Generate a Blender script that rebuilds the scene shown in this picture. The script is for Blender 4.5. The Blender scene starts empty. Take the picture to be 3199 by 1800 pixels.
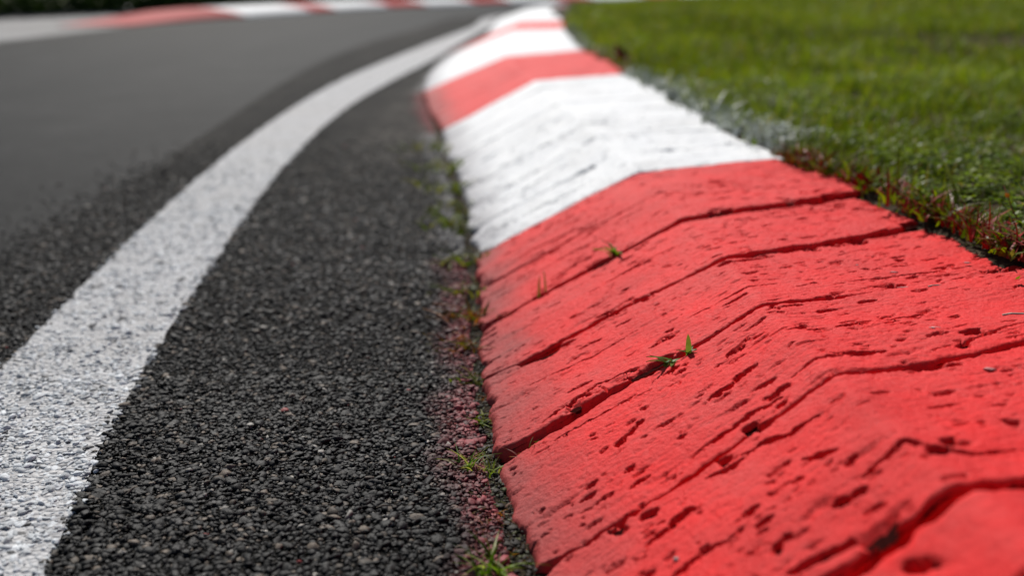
import bpy, bmesh, math, random
import numpy as np
random.seed(7)
RNG = np.random.default_rng(11)
SC = bpy.context.scene
COL = SC.collection
U = 0.45                     # camera height in metres; the plan below is measured in this unit

# ------------------------------------------------------------------ camera, sky, sun, exposure
cam_d = bpy.data.cameras.new('camera')
cam = bpy.data.objects.new('camera', cam_d); COL.objects.link(cam)
PITCH = math.atan(953 / (3199 * 35 / 36))
cam.location = (0, 0, U); cam.rotation_euler = (math.pi / 2 - PITCH, 0, 0)
cam_d.lens = 35; cam_d.sensor_width = 36; cam_d.sensor_fit = 'HORIZONTAL'
cam_d.clip_start = 0.02; cam_d.clip_end = 2000
cam_d.dof.use_dof = True; cam_d.dof.focus_distance = 0.98; cam_d.dof.aperture_fstop = 2.6
cam_d.dof.aperture_blades = 9
SC.camera = cam

SUN_EL, SUN_AZ = math.radians(47), math.radians(-14)     # azimuth from +Y towards +X
world = bpy.data.worlds.new('World'); SC.world = world; world.use_nodes = True
wn = world.node_tree.nodes; wl = world.node_tree.links
sky = wn.new('ShaderNodeTexSky'); sky.sky_type = 'NISHITA'; sky.sun_disc = False
sky.sun_elevation = SUN_EL; sky.sun_rotation = SUN_AZ
wl.new(sky.outputs['Color'], wn['Background'].inputs['Color']); wn['Background'].inputs['Strength'].default_value = 0.05
sun_d = bpy.data.lights.new('sun', 'SUN'); sun_d.energy = 4.9; sun_d.angle = math.radians(0.53); sun_d.color = (1, 0.96, 0.9)
sun = bpy.data.objects.new('sun', sun_d); COL.objects.link(sun)
sun.rotation_euler = (-(math.pi / 2 - SUN_EL), 0, -SUN_AZ)
sun.location = (-2, 6, 8)
SC.view_settings.view_transform = 'Standard'; SC.view_settings.look = 'None'
SC.view_settings.exposure = 0.0; SC.view_settings.gamma = 1
SC.render.engine = 'CYCLES'
SC.cycles.use_denoising = True
SC.cycles.use_adaptive_sampling = True; SC.cycles.adaptive_threshold = 0.006
SC.cycles.max_bounces = 6; SC.cycles.diffuse_bounces = 3; SC.cycles.glossy_bounces = 2
SC.cycles.caustics_reflective = False; SC.cycles.caustics_refractive = False

# ------------------------------------------------------------------ numeric helpers
def _hash(i, j, s):
    n = (i.astype(np.int64) * 374761393 + j.astype(np.int64) * 668265263 + s * 1442695041) & 0xFFFFFFFF
    n = ((n ^ (n >> 13)) * 1274126177) & 0xFFFFFFFF
    return (n ^ (n >> 16)) & 0xFFFF
def noise(x, y, s=0):
    """gradient noise, about -1..1"""
    x = np.asarray(x, float); y = np.asarray(y, float)
    xi = np.floor(x); yi = np.floor(y); fx = x - xi; fy = y - yi
    def g(a, b, dx, dy):
        t = _hash(xi + a, yi + b, s) * (2 * math.pi / 65536)
        return np.cos(t) * dx + np.sin(t) * dy
    ux = fx * fx * fx * (fx * (fx * 6 - 15) + 10); uy = fy * fy * fy * (fy * (fy * 6 - 15) + 10)
    a = g(0, 0, fx, fy); b = g(1, 0, fx - 1, fy); c = g(0, 1, fx, fy - 1); d = g(1, 1, fx - 1, fy - 1)
    return 1.5 * ((a + (b - a) * ux) * (1 - uy) + (c + (d - c) * ux) * uy)
def fbm(x, y, s=0, o=4):
    r = 0; a = 1; n = 0
    for k in range(o):
        r = r + a * noise(x * 2 ** k, y * 2 ** k, s + 17 * k); n += a; a *= .5
    return r / n * 1.4
def sst(a, b, x):
    t = np.clip((x - a) / (b - a), 0, 1); return t * t * (3 - 2 * t)
def herm(x, X, Y):
    x = np.asarray(x, float); m = np.zeros_like(Y); d = np.diff(Y, axis=0) / np.diff(X)[:, None]; h = np.diff(X)[:, None]
    m[1:-1] = (d[:-1] * h[1:] + d[1:] * h[:-1]) / (h[1:] + h[:-1]); m[0] = d[0]; m[-1] = d[-1]
    i = np.clip(np.searchsorted(X, x) - 1, 0, len(X) - 2); hh = X[i + 1] - X[i]; t = ((x - X[i]) / hh)[..., None]; hh = hh[..., None]
    return (2*t**3-3*t**2+1)*Y[i] + (t**3-2*t**2+t)*hh*m[i] + (-2*t**3+3*t**2)*Y[i+1] + (t**3-t**2)*hh*m[i+1]

# ------------------------------------------------------------------ plan of the corner (unit: U)
KU = np.array([-10,-9,-8,-7,-6,-5,-4,-3,-2,-1,0,8,14,26,32,50,58,68,84,120], float)
KL = np.array([(.36,-.6),(.29,-.18),(.22,.25),(.16,.68),(.10,1.10),(.037,1.534),(-.035,1.98),(-.076,2.43),(-.10,2.833),(-.125,3.22),(-.145,3.66),(-.514,7.05),(-.86,9.8),(-.88,15.4),(-.6,19.4),(.35,33.8),(2.8,39.6),(7.8,45),(17,51),(40,59.5)])
KR = np.array([(.77,-.52),(.735,-.08),(.70,.36),(.665,.80),(.63,1.25),(.595,1.70),(.565,2.1),(.55,2.51),(.525,2.98),(.50,3.37),(.476,3.79),(.167,7.48),(-.06,10.1),(.003,16),(.15,19.2),(1.15,33.6),(3.5,39.1),(8.4,44.4),(17.5,50.4),(40.2,58.8)])
KG = np.array([(1.42,-.4),(1.39,.05),(1.36,.50),(1.33,.95),(1.30,1.42),(1.28,1.89),(1.25,2.36),(1.21,2.80),(1.17,3.20),(1.13,3.54),(1.08,3.90),(.924,7.75),(.78,10.6),(.83,16),(.97,19),(1.85,33.2),(4.2,38.5),(9,43.7),(18,49.7),(40.4,58)])
HR, HG = .31, .34
def surf(u, v):
    """kerb surface in metres: u = joint number along the kerb, v = 0 at the gutter, .5 at the ridge, 1 at the grass"""
    u = np.asarray(u, float); v = np.asarray(v, float); u, v = np.broadcast_arrays(u, v)
    L = herm(u, KU, KL); R = herm(u, KU, KR); G = herm(u, KU, KG); o = np.ones(L.shape[:-1] + (1,))
    L = np.concatenate([L, 0*o], -1); R = np.concatenate([R, HR*o], -1); G = np.concatenate([G, HG*o], -1)
    vv = v[..., None]; e = .013
    a = np.where(vv < .5, L + (R-L)*vv*2, R + (G-R)*(vv-.5)*2)
    t = np.clip((vv-.5+e)/(2*e), 0, 1); p0 = R+(L-R)*2*e; p2 = R+(G-R)*2*e
    b = (1-t)**2*p0 + 2*t*(1-t)*R + t*t*p2
    return np.where(abs(vv-.5) < e, b, a) * U
def surf_n(u, v):
    du = surf(u + .02, v) - surf(u - .02, v); dv = surf(u, np.asarray(v) + .004) - surf(u, np.asarray(v) - .004)
    n = np.cross(dv, du); return n / np.linalg.norm(n, axis=-1, keepdims=True)
# left edge of the kerb, the two edges of the white line and the seam of the track, as X(Y)
YK = KL[:, 1]
def x_kerb(Y): return np.interp(Y, KL[:, 1], KL[:, 0])
LY = np.array([-.6,.9,1.53,2.03,2.66,3.65,5.25,8.18,11,13.91,19,24,34,39.8,45.2])
LXr = np.array([-.52,-.71,-.83,-.93,-1.02,-1.13,-1.28,-1.40,-1.30,-1.10,-.86,-.62,.1,2.45,7.3])
LXl = np.array([-.93,-1.12,-1.23,-1.32,-1.41,-1.53,-1.69,-1.85,-1.86,-1.71,-1.38,-1.0,-.27,2.12,7.02])
SY = np.array([-.6,1,2,3.6,5,7.5,10.5,14.7,24,34,40,46])
SX = np.array([-1.75,-1.83,-1.88,-1.95,-2.02,-2.2,-2.43,-2.6,-2.2,-1.2,1.2,6.2])
def curve(yq, ys, xs): return herm(np.asarray(yq, float), ys, np.asarray(xs, float)[:, None])[..., 0]
def kerb_u_of_y(Y): return np.interp(Y, KL[:, 1], KU)
WHITE_U = [(0, 8), (14, 26), (32, 50), (58, 63), (68, 76), (84, 100)]
def is_white(u):
    u = np.asarray(u); r = np.zeros(u.shape, bool)
    for a, b in WHITE_U: r |= (u >= a) & (u < b)
    return r

# ------------------------------------------------------------------ object helpers
def mesh_obj(name, verts, faces, mat, parent=None, smooth=False, col=None):
    me = bpy.data.meshes.new(name)
    verts = np.asarray(verts, np.float32); faces = np.asarray(faces, np.int32)
    k = faces.shape[1]
    me.vertices.add(len(verts)); me.vertices.foreach_set('co', verts.ravel())
    me.loops.add(faces.size); me.loops.foreach_set('vertex_index', faces.ravel())
    me.polygons.add(len(faces)); me.polygons.foreach_set('loop_start', np.arange(0, faces.size, k, dtype=np.int32))
    me.polygons.foreach_set('loop_total', np.full(len(faces), k, np.int32))
    me.update(calc_edges=True)
    if smooth: me.polygons.foreach_set('use_smooth', np.ones(len(faces), bool))
    if col is not None:
        a = me.attributes.new('tint', 'FLOAT_COLOR', 'POINT')
        c = np.ones((len(verts), 4), np.float32); c[:, :col.shape[1]] = col; a.data.foreach_set('color', c.ravel())
    me.materials.append(mat)
    o = bpy.data.objects.new(name, me); COL.objects.link(o)
    if parent: o.parent = parent
    return o
def grid_faces(nu, nv):
    i = np.arange(nu * nv).reshape(nu, nv)
    return np.stack([i[:-1, :-1], i[:-1, 1:], i[1:, 1:], i[1:, :-1]], -1).reshape(-1, 4)
def empty(name, loc=(0, 0, 0)):
    o = bpy.data.objects.new(name, None); COL.objects.link(o); o.location = loc; o.empty_display_size = .05; return o
def tag(o, label=None, cat=None, group=None, kind=None):
    if label: o['label'] = label
    if cat: o['category'] = cat
    if group: o['group'] = group
    if kind: o['kind'] = kind
    return o

# ------------------------------------------------------------------ materials
def material(name):
    m = bpy.data.materials.new(name); m.use_nodes = True; nt = m.node_tree
    return m, nt, nt.nodes['Principled BSDF'], nt.nodes.new, nt.links.new
def N_noise(nt, scale, detail=4, rough=.6, vec=None, dist=0):
    n = nt.nodes.new('ShaderNodeTexNoise'); n.inputs['Scale'].default_value = scale; n.inputs['Detail'].default_value = detail
    n.inputs['Roughness'].default_value = rough; n.inputs['Distortion'].default_value = dist
    if vec is not None: nt.links.new(vec, n.inputs['Vector'])
    return n
def N_ramp(nt, src, stops):
    r = nt.nodes.new('ShaderNodeValToRGB'); nt.links.new(src, r.inputs['Fac']); e = r.color_ramp.elements
    while len(e) < len(stops): e.new(.5)
    for q, (p, c) in zip(e, stops): q.position = p; q.color = (c if len(c) == 4 else (*c, 1))
    return r
def N_mix(nt, fac, a, b, mode='MIX'):
    m = nt.nodes.new('ShaderNodeMix'); m.data_type = 'RGBA'; m.blend_type = mode
    for i, s in ((0, fac), (6, a), (7, b)):
        if hasattr(s, 'is_linked'): nt.links.new(s, m.inputs[i])
        elif i == 0: m.inputs[i].default_value = s
        else: m.inputs[i].default_value = (*s, 1)
    return m.outputs[2]
def N_bump(nt, h, strength, dist, prev=None):
    b = nt.nodes.new('ShaderNodeBump'); b.inputs['Strength'].default_value = strength; b.inputs['Distance'].default_value = dist
    nt.links.new(h, b.inputs['Height'])
    if prev is not None: nt.links.new(prev, b.inputs['Normal'])
    return b.outputs['Normal']
def N_obj(nt): return nt.nodes.new('ShaderNodeTexCoord').outputs['Object']
def N_attr(nt):
    a = nt.nodes.new('ShaderNodeAttribute'); a.attribute_name = 'tint'; return a

def mat_paint(name, base, worn, dirt, rough, worn_amt):
    m, nt, bs, new, link = material(name); co = N_obj(nt)
    n1 = N_noise(nt, 14, 5, .65, co); n2 = N_noise(nt, 160, 4, .7, co); n3 = N_noise(nt, 700, 3, .7, co)
    c = N_mix(nt, N_ramp(nt, n1.outputs['Fac'], [(.35, (0, 0, 0)), (.75, (1, 1, 1))]).outputs['Color'], base, worn)
    n4 = N_noise(nt, 5.5, 5, .7, co, .4)
    c = N_mix(nt, N_ramp(nt, n4.outputs['Fac'], [(.50, (0, 0, 0)), (.66, (.55, .55, .55))]).outputs['Color'], c, tuple(x * .72 for x in base))
    sp = N_ramp(nt, n2.outputs['Fac'], [(.60, (0, 0, 0)), (.74, (worn_amt,) * 3)])
    c = N_mix(nt, sp.outputs['Color'], c, dirt)
    at = N_attr(nt)                                    # tint.r: road dirt splashed up from the gutter
    sep = new('ShaderNodeSeparateColor'); link(at.outputs['Color'], sep.inputs['Color'])
    c = N_mix(nt, sep.outputs['Red'], c, tuple(x * .5 + y * .5 for x, y in zip(dirt, (.16, .13, .12))))
    link(c, bs.inputs['Base Color'])
    rr = N_ramp(nt, n2.outputs['Fac'], [(.3, (rough - .1,) * 3), (.7, (rough + .12,) * 3)]); link(rr.outputs['Color'], bs.inputs['Roughness'])
    bs.inputs['Specular IOR Level'].default_value = .18
    nrm = N_bump(nt, n3.outputs['Fac'], .6, .0016)
    nrm = N_bump(nt, n2.outputs['Fac'], .45, .004, nrm)
    link(nrm, bs.inputs['Normal'])
    return m
M_RED = mat_paint('red_kerb_paint', (.76, .021, .021), (.64, .048, .046), (.30, .012, .012), .6, .55)
M_WHITE = mat_paint('white_kerb_paint', (.83, .84, .85), (.72, .74, .77), (.42, .43, .48), .6, .7)

def mat_joint():
    m, nt, bs, new, link = material('joint_filling'); co = N_obj(nt); at = N_attr(nt)
    n = N_noise(nt, 220, 4, .7, co)
    c = N_mix(nt, N_ramp(nt, n.outputs['Fac'], [(.4, (0, 0, 0)), (.7, (.6, .6, .6))]).outputs['Color'], at.outputs['Color'], (.035, .022, .018))
    link(c, bs.inputs['Base Color']); bs.inputs['Roughness'].default_value = .8
    link(N_bump(nt, n.outputs['Fac'], .6, .004), bs.inputs['Normal'])
    return m
M_JOINT = mat_joint()

def mat_stone():
    m, nt, bs, new, link = material('aggregate'); co = N_obj(nt); at = N_attr(nt)
    n = N_noise(nt, 420, 4, .75, co); n2 = N_noise(nt, 60, 3, .6, co)
    c = N_mix(nt, N_ramp(nt, n.outputs['Fac'], [(.45, (0, 0, 0)), (.72, (.55, .55, .55))]).outputs['Color'], at.outputs['Color'], (.022, .021, .022))
    link(c, bs.inputs['Base Color'])
    rr = N_ramp(nt, n2.outputs['Fac'], [(.3, (.5,) * 3), (.7, (.7,) * 3)]); link(rr.outputs['Color'], bs.inputs['Roughness'])
    bs.inputs['Specular IOR Level'].default_value = .28
    link(N_bump(nt, n.outputs['Fac'], .45, .0015), bs.inputs['Normal'])
    return m
M_STONE = mat_stone()

def mat_asphalt(name, scale, lo, hi, bump, rough, spec=.5, toned=False):
    m, nt, bs, new, link = material(name); co = N_obj(nt); at = N_attr(nt)
    vo = new('ShaderNodeTexVoronoi'); vo.inputs['Scale'].default_value = scale; link(co, vo.inputs['Vector'])
    big = N_noise(nt, 2.2, 7, .75, co); fine = N_noise(nt, scale * 2.2, 3, .7, co)
    c = N_mix(nt, vo.outputs['Color'], lo, hi)
    bw = new('ShaderNodeRGBToBW'); link(vo.outputs['Color'], bw.inputs['Color'])
    c = N_mix(nt, N_ramp(nt, bw.outputs['Val'], [(.2, (0, 0, 0)), (.9, (1, 1, 1))]).outputs['Color'], lo, hi)
    mp = new('ShaderNodeMapping'); link(co, mp.inputs['Vector']); mp.inputs['Scale'].default_value = (1.6, .10, 1); mp.inputs['Rotation'].default_value = (0, 0, -.06)
    stk = N_noise(nt, 1.5, 4, .6, mp.outputs['Vector'])
    mot = N_noise(nt, 30, 4, .75, co)
    c = N_mix(nt, 1.0, c, N_ramp(nt, mot.outputs['Fac'], [(.38, (.5, .5, .5)), (.62, (1.5, 1.5, 1.5))]).outputs['Color'], 'MULTIPLY')
    c = N_mix(nt, 1.0, c, N_ramp(nt, stk.outputs['Fac'], [(.35, (.68, .68, .68)), (.65, (1.3, 1.3, 1.3))]).outputs['Color'], 'MULTIPLY')
    c = N_mix(nt, 1.0, c, N_ramp(nt, big.outputs['Fac'], [(.36, (.45, .45, .45)), (.64, (1.6, 1.6, 1.6))]).outputs['Color'], 'MULTIPLY')
    a2 = new('ShaderNodeAttribute'); a2.attribute_name = 'tone'
    if toned: c = N_mix(nt, 1.0, c, a2.outputs['Color'], 'MULTIPLY')
    c = N_mix(nt, at.outputs['Alpha'], c, at.outputs['Color'])
    link(c, bs.inputs['Base Color'])
    bs.inputs['Roughness'].default_value = rough; bs.inputs['Specular IOR Level'].default_value = spec
    nrm = N_bump(nt, vo.outputs['Distance'], bump, .006)
    nt.nodes[-1].invert = True
    link(N_bump(nt, fine.outputs['Fac'], bump * .6, .003, nrm), bs.inputs['Normal'])
    return m
M_VERGE = mat_asphalt('coarse_asphalt', 150, (.005, .0047, .0043), (.030, .027, .0235), .9, .75, .08, True)
M_TRACK = mat_asphalt('track_asphalt', 190, (.004, .004, .004), (.019, .0188, .0182), .35, .50, .038)

def mat_line():
    m, nt, bs, new, link = material('white_road_paint'); co = N_obj(nt)
    vo = new('ShaderNodeTexVoronoi'); vo.inputs['Scale'].default_value = 150; link(co, vo.inputs['Vector'])
    n = N_noise(nt, 90, 5, .75, co); n2 = N_noise(nt, 3, 4, .6, co)
    c = N_mix(nt, N_ramp(nt, n.outputs['Fac'], [(.5, (0, 0, 0)), (.68, (.75, .75, .75))]).outputs['Color'], (.51, .515, .53), (.08, .08, .09))
    c = N_mix(nt, N_ramp(nt, n2.outputs['Fac'], [(.4, (0, 0, 0)), (.8, (.5, .5, .5))]).outputs['Color'], c, (.46, .44, .42))
    n3 = N_noise(nt, 26, 4, .8, co)
    c = N_mix(nt, N_ramp(nt, n3.outputs['Fac'], [(.50, (0, 0, 0)), (.70, (.7, .7, .7))]).outputs['Color'], c, (.20, .20, .21))
    link(c, bs.inputs['Base Color']); bs.inputs['Roughness'].default_value = .7; bs.inputs['Specular IOR Level'].default_value = .2
    nrm = N_bump(nt, vo.outputs['Distance'], .8, .006); nt.nodes[-1].invert = True
    link(N_bump(nt, n.outputs['Fac'], .4, .004, nrm), bs.inputs['Normal'])
    return m
M_LINE = mat_line()

def mat_simple(name, stops, scale, rough, bump=0, bdist=.01, spec=.3, detail=5):
    m, nt, bs, new, link = material(name); co = N_obj(nt); n = N_noise(nt, scale, detail, .65, co)
    link(N_ramp(nt, n.outputs['Fac'], stops).outputs['Color'], bs.inputs['Base Color'])
    bs.inputs['Roughness'].default_value = rough; bs.inputs['Specular IOR Level'].default_value = spec
    if bump: link(N_bump(nt, n.outputs['Fac'], bump, bdist), bs.inputs['Normal'])
    return m
M_CONC = mat_simple('run_off_concrete', [(.3, (.10, .10, .10)), (.55, (.15, .15, .155)), (.75, (.24, .24, .25))], .9, .7, .2)
M_SOIL = mat_simple('soil', [(.3, (.02, .015, .010)), (.55, (.065, .048, .030)), (.8, (.17, .13, .085))], 45, .95, .8, .012, .1)
M_MUCK = mat_simple('gutter_soil', [(.3, (.018, .014, .010)), (.6, (.055, .040, .026)), (.8, (.06, .06, .02))], 120, .95, .9, .008, .1)
M_PIT_SHADE = mat_simple('pit_shade', [(.3, (.016, .004, .004)), (.7, (.040, .008, .007))], 260, 1, .8, .002, .0)  # dark maroon that puts shade into the colour of the kerb's recesses
M_GROUND = mat_simple('far_ground', [(.3, (.05, .07, .02)), (.7, (.10, .10, .04))], .6, .95)
M_TWIG = mat_simple('dry_twig', [(.3, (.30, .22, .17)), (.7, (.62, .52, .44))], 300, .7, .5, .001)
M_CHIP = mat_simple('loose_chip', [(.3, (.40, .10, .10)), (.7, (.56, .26, .25))], 400, .6, .5, .001)
M_DEAD = mat_simple('dead_leaf', [(.3, (.10, .03, .012)), (.7, (.22, .075, .03))], 90, .7, .3, .002)
M_WOOD = mat_simple('stem', [(.3, (.03, .02, .012)), (.7, (.08, .055, .035))], 40, .9, .4)

def mat_leaf(name, trans=.42, rough=.45):
    m, nt, bs, new, link = material(name); at = N_attr(nt); co = N_obj(nt)
    n = N_noise(nt, 130, 2, .5, co)
    c = N_mix(nt, 1.0, at.outputs['Color'], N_ramp(nt, n.outputs['Fac'], [(.3, (.75, .75, .75)), (.7, (1.2, 1.2, 1.15))]).outputs['Color'], 'MULTIPLY')
    link(c, bs.inputs['Base Color']); bs.inputs['Roughness'].default_value = rough; bs.inputs['Specular IOR Level'].default_value = .2
    tr = new('ShaderNodeBsdfTranslucent'); mx = new('ShaderNodeMixShader'); tm = new('ShaderNodeMath'); tm.operation = 'MULTIPLY'; link(at.outputs['Alpha'], tm.inputs[0]); tm.inputs[1].default_value = trans; link(tm.outputs[0], mx.inputs[0])
    tc = N_mix(nt, 1.0, c, (1.5, 1.6, .35), 'MULTIPLY'); link(tc, tr.inputs['Color'])
    link(bs.outputs[0], mx.inputs[1]); link(tr.outputs[0], mx.inputs[2]); link(mx.outputs[0], nt.nodes['Material Output'].inputs['Surface'])
    return m
M_LEAF = mat_leaf('grass_blade')

# ------------------------------------------------------------------ large setting
def strip(name, ys, xa, xb, n, z, mat, tintf=None, zf=None):
    """a sheet between two plan curves x(y), in U units"""
    Y = np.repeat(ys[:, None], n, 1); t = np.linspace(0, 1, n)[None]
    X = xa[:, None] * (1 - t) + xb[:, None] * t
    Z = np.full_like(X, z) if zf is None else zf(X * U, Y * U)
    V = np.stack([X * U, Y * U, Z], -1).reshape(-1, 3)
    col = None if tintf is None else tintf(V) * np.array([1, 1, 1, .55])
    f = grid_faces(len(ys), n)[:, ::-1]
    return mesh_obj(name, V, f, mat, col=col, smooth=True)
def paint_tint(V, splash=.16, seed=5):
    """overspray of kerb paint on the ground beside the kerb: rgb + amount"""
    X, Y = V[:, 0], V[:, 1]
    d = x_kerb(Y / U) * U - X
    w = is_white(kerb_u_of_y(Y / U))
    n = fbm(X * 45, Y * 45, seed, 3)
    reach = splash * U * (1 + .6 * noise(X * 9, Y * 9, seed + 1))
    amt = np.clip(sst(1.0, .15, d / reach) * (.75 + .5 * n), 0, .85) * (d < reach)
    c = np.where(w[:, None], (.46, .45, .45), (.36, .075, .085))
    return np.concatenate([c, amt[:, None]], 1)

ground = mesh_obj('ground', [(-300, -100, -.06), (300, -100, -.06), (300, 500, -.06), (-300, 500, -.06)], [(0, 1, 2, 3)], M_GROUND)
tag(ground, kind='structure')
ys = np.concatenate([np.linspace(-.6, 10, 160), np.linspace(10.1, 45, 130)])
verge = strip('asphalt_verge', ys, curve(ys, SY, SX) + .0, np.maximum(x_kerb(ys) - .026 + .020 * noise(ys * 4, ys * 0, 3) + .008 * noise(ys * 17, ys * 0, 4), curve(ys, SY, SX) + .01), 80, -.006, M_VERGE, paint_tint)
tag(verge, kind='structure')
OUT = np.array([(-9.4,-8),(-9.4,10),(-9.4,20),(-9.5,26),(-9.0,30),(-8.25,32.5),(-6.3,42),(-3.5,48.9),(.26,57),(6,65),(16,73),(40,82)], float)
INN = np.array([(-1.75,-8),(-1.8,0),(-1.95,3.6),(-2.2,7.5),(-2.6,14.7),(-2.4,20),(-2.2,24),(-1.75,29),(-1.2,34),(1.2,40),(6.2,46),(39,60.6)], float)
tt = np.linspace(0, 11, 240); A = herm(tt, np.arange(12.), OUT); nI = 40
sI = np.concatenate([np.linspace(-8, -.6, 12)[:-1], ys])
Bx = np.concatenate([np.linspace(-1.75, -1.75, 11), curve(ys, SY, SX)]); B = np.stack([Bx, sI], 1)
B = np.concatenate([B, [(14, 51.6), (39, 60.6)]]); Lb = np.concatenate([[0], np.cumsum(np.linalg.norm(np.diff(B, axis=0), axis=1))])
# the far part of the inner edge pairs with the outer edge by direction
La = np.concatenate([[0], np.cumsum(np.linalg.norm(np.diff(A, axis=0), axis=1))])
q = np.linspace(0, 1, 400)
Bq = np.stack([np.interp(q * Lb[-1], Lb, B[:, k]) for k in (0, 1)], 1); Aq = np.stack([np.interp(q * La[-1], La, A[:, k]) for k in (0, 1)], 1)
t = np.linspace(0, 1, 30)[None, :, None]
V = Aq[:, None] * (1 - t) + Bq[:, None] * t
V = np.concatenate([V * U, np.full(V.shape[:2] + (1,), -.007)], -1).reshape(-1, 3)
track = mesh_obj('track', V, grid_faces(400, 30)[:, ::-1], M_TRACK, smooth=True, col=np.zeros((len(V), 4), np.float32)); tag(track, kind='structure')
# pale concrete run-off beyond the far edge of the track
off = np.array([-60, 6]); t = np.linspace(0, 1, 12)[None, :, None]
nrm = np.stack([-np.gradient(Aq[:, 1]), np.gradient(Aq[:, 0])], 1); nrm /= np.linalg.norm(nrm, axis=1, keepdims=True)
V = Aq[:, None] + nrm[:, None] * t * 14
V = np.concatenate([V * U, np.full(V.shape[:2] + (1,), -.012)], -1).reshape(-1, 3)
runoff = mesh_obj('run_off', V, grid_faces(400, 12), M_CONC, smooth=True); tag(runoff, kind='structure')
# painted edge line
xl = curve(ys, LY, LXl) + .016 * noise(ys * 6, ys * 0, 8) + .014 * noise(ys * 14, ys * 0, 18); xr = curve(ys, LY, LXr) + .016 * noise(ys * 6, ys * 0 + 5, 9) + .014 * noise(ys * 14, ys * 0, 19)
line = strip('painted_line', ys, xl, xr, 14, -.0028, M_LINE); tag(line, kind='structure')
# soil in the gutter under the kerb's foot
gy = np.concatenate([np.linspace(-.6, 10, 700), np.linspace(10.05, 45, 150)])
gutter = strip('gutter_soil', gy, x_kerb(gy) - .12, x_kerb(gy) + .10, 12, -.01, M_MUCK, None,
               lambda X, Y: -.0085 + .005 * fbm(X * 60, Y * 60, 21, 3)); tag(gutter, kind='structure')

# ------------------------------------------------------------------ loose aggregate standing out of the coarse asphalt
def ico(sub):
    bm = bmesh.new(); bmesh.ops.create_icosphere(bm, subdivisions=sub, radius=1)
    V = np.array([v.co[:] for v in bm.verts]); F = np.array([[v.index for v in f.verts] for f in bm.faces]); bm.free(); return V, F
def stone_templates(sub, n, seed):
    r = np.random.default_rng(seed); out = []; V0, F0 = ico(sub)
    keep = V0[F0].mean(1)[:, 2] > -.32; F = F0[keep]; us = np.unique(F); mp = -np.ones(len(V0), int); mp[us] = np.arange(len(us)); F = mp[F]
    for _ in range(n):
        V = V0[us].copy()
        for k in range(12):                                     # chop facets so that it reads as crushed rock
            d = r.normal(size=3); d /= np.linalg.norm(d); lim = r.uniform(.45, .85)
            h = V @ d; V -= np.maximum(h - lim, 0)[:, None] * d
        V *= r.uniform(.88, 1.12, (len(V), 1)); V[:, 2] *= r.uniform(.36, .66)
        out.append(V)
    return np.array(out), F
def stones(P, rad, zc, tilt, cols, sub, seed):
    T, F = stone_templates(sub, 14, seed); n = len(P); r = np.random.default_rng(seed + 1)
    Vt = T[r.integers(0, len(T), n)] * (rad[:, None, None] * np.stack([r.uniform(.85, 1.35, n), r.uniform(.75, 1.05, n), r.uniform(.8, 1.15, n)], 1)[:, None])
    a = r.uniform(0, 2 * math.pi, n); tx = r.normal(0, tilt, n)
    x, y, z = Vt[..., 0], Vt[..., 1], Vt[..., 2]
    c, s = np.cos(tx)[:, None], np.sin(tx)[:, None]; y, z = y * c - z * s, y * s + z * c
    c, s = np.cos(a)[:, None], np.sin(a)[:, None]; x, y = x * c - y * s, x * s + y * c
    V = np.stack([x + P[:, :1], y + P[:, 1:2], z + zc[:, None]], -1)
    m = V.shape[1]
    Fa = F[None] + (np.arange(n) * m)[:, None, None]
    return V.reshape(-1, 3), Fa.reshape(-1, 3), np.repeat(cols, m, 0)
def jitter_grid(x0, x1, y0, y1, s, j=.42):
    gx, gy = np.meshgrid(np.arange(x0, x1, s), np.arange(y0, y1, s * .87), indexing='ij')
    gx = gx + (np.arange(gx.shape[1]) % 2)[None] * s * .5
    return np.stack([gx.ravel(), gy.ravel()], 1) + RNG.uniform(-j, j, (gx.size, 2)) * s
def in_verge(P):
    X, Y = P[:, 0] / U, P[:, 1] / U
    return (X > -.60 * Y - .6) & (RNG.random(len(X)) < np.exp(-np.maximum(curve(Y, SY, SX) + .05 - X, 0) / .10)) & (X < x_kerb(Y) + .012)
def foot(P):
    X, Y = P[:, 0] / U, P[:, 1] / U; return X > x_kerb(Y) - .028 + .030 * noise(Y * 4, Y * 0, 3) + .014 * noise(Y * 17, Y * 0, 4) + .01 * noise(Y * 50, X * 50, 6)
def line_mask(P):
    X, Y = P[:, 0] / U, P[:, 1] / U; j = .022 * noise(P[:, 0] * 60, P[:, 1] * 60, 31) + RNG.normal(0, .008, len(P))
    return (X > curve(Y, LY, LXl) + j) & (X < curve(Y, LY, LXr) + j)
def tone(P):
    """worn pale patches and the dark sealed bands beside the painted line"""
    X, Y = P[:, 0], P[:, 1]; f = 1 + .55 * fbm(X * 5, Y * 3.2, 55, 4) + .25 * fbm(X * 22, Y * 16, 56, 2)
    band = np.maximum(sst(.16, .03, np.abs(X / U - curve(Y / U, LY, LXr))), sst(.42, .1, curve(Y / U, LY, LXl) - X / U) * (X / U < curve(Y / U, LY, LXl)))
    worn = sst(.18, .45, X / U - curve(Y / U, LY, LXr)) * sst(.9, 2.2, Y)
    return np.clip(f, .35, 2.2) * (1 - .45 * band) * (1 + .9 * worn)
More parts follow.
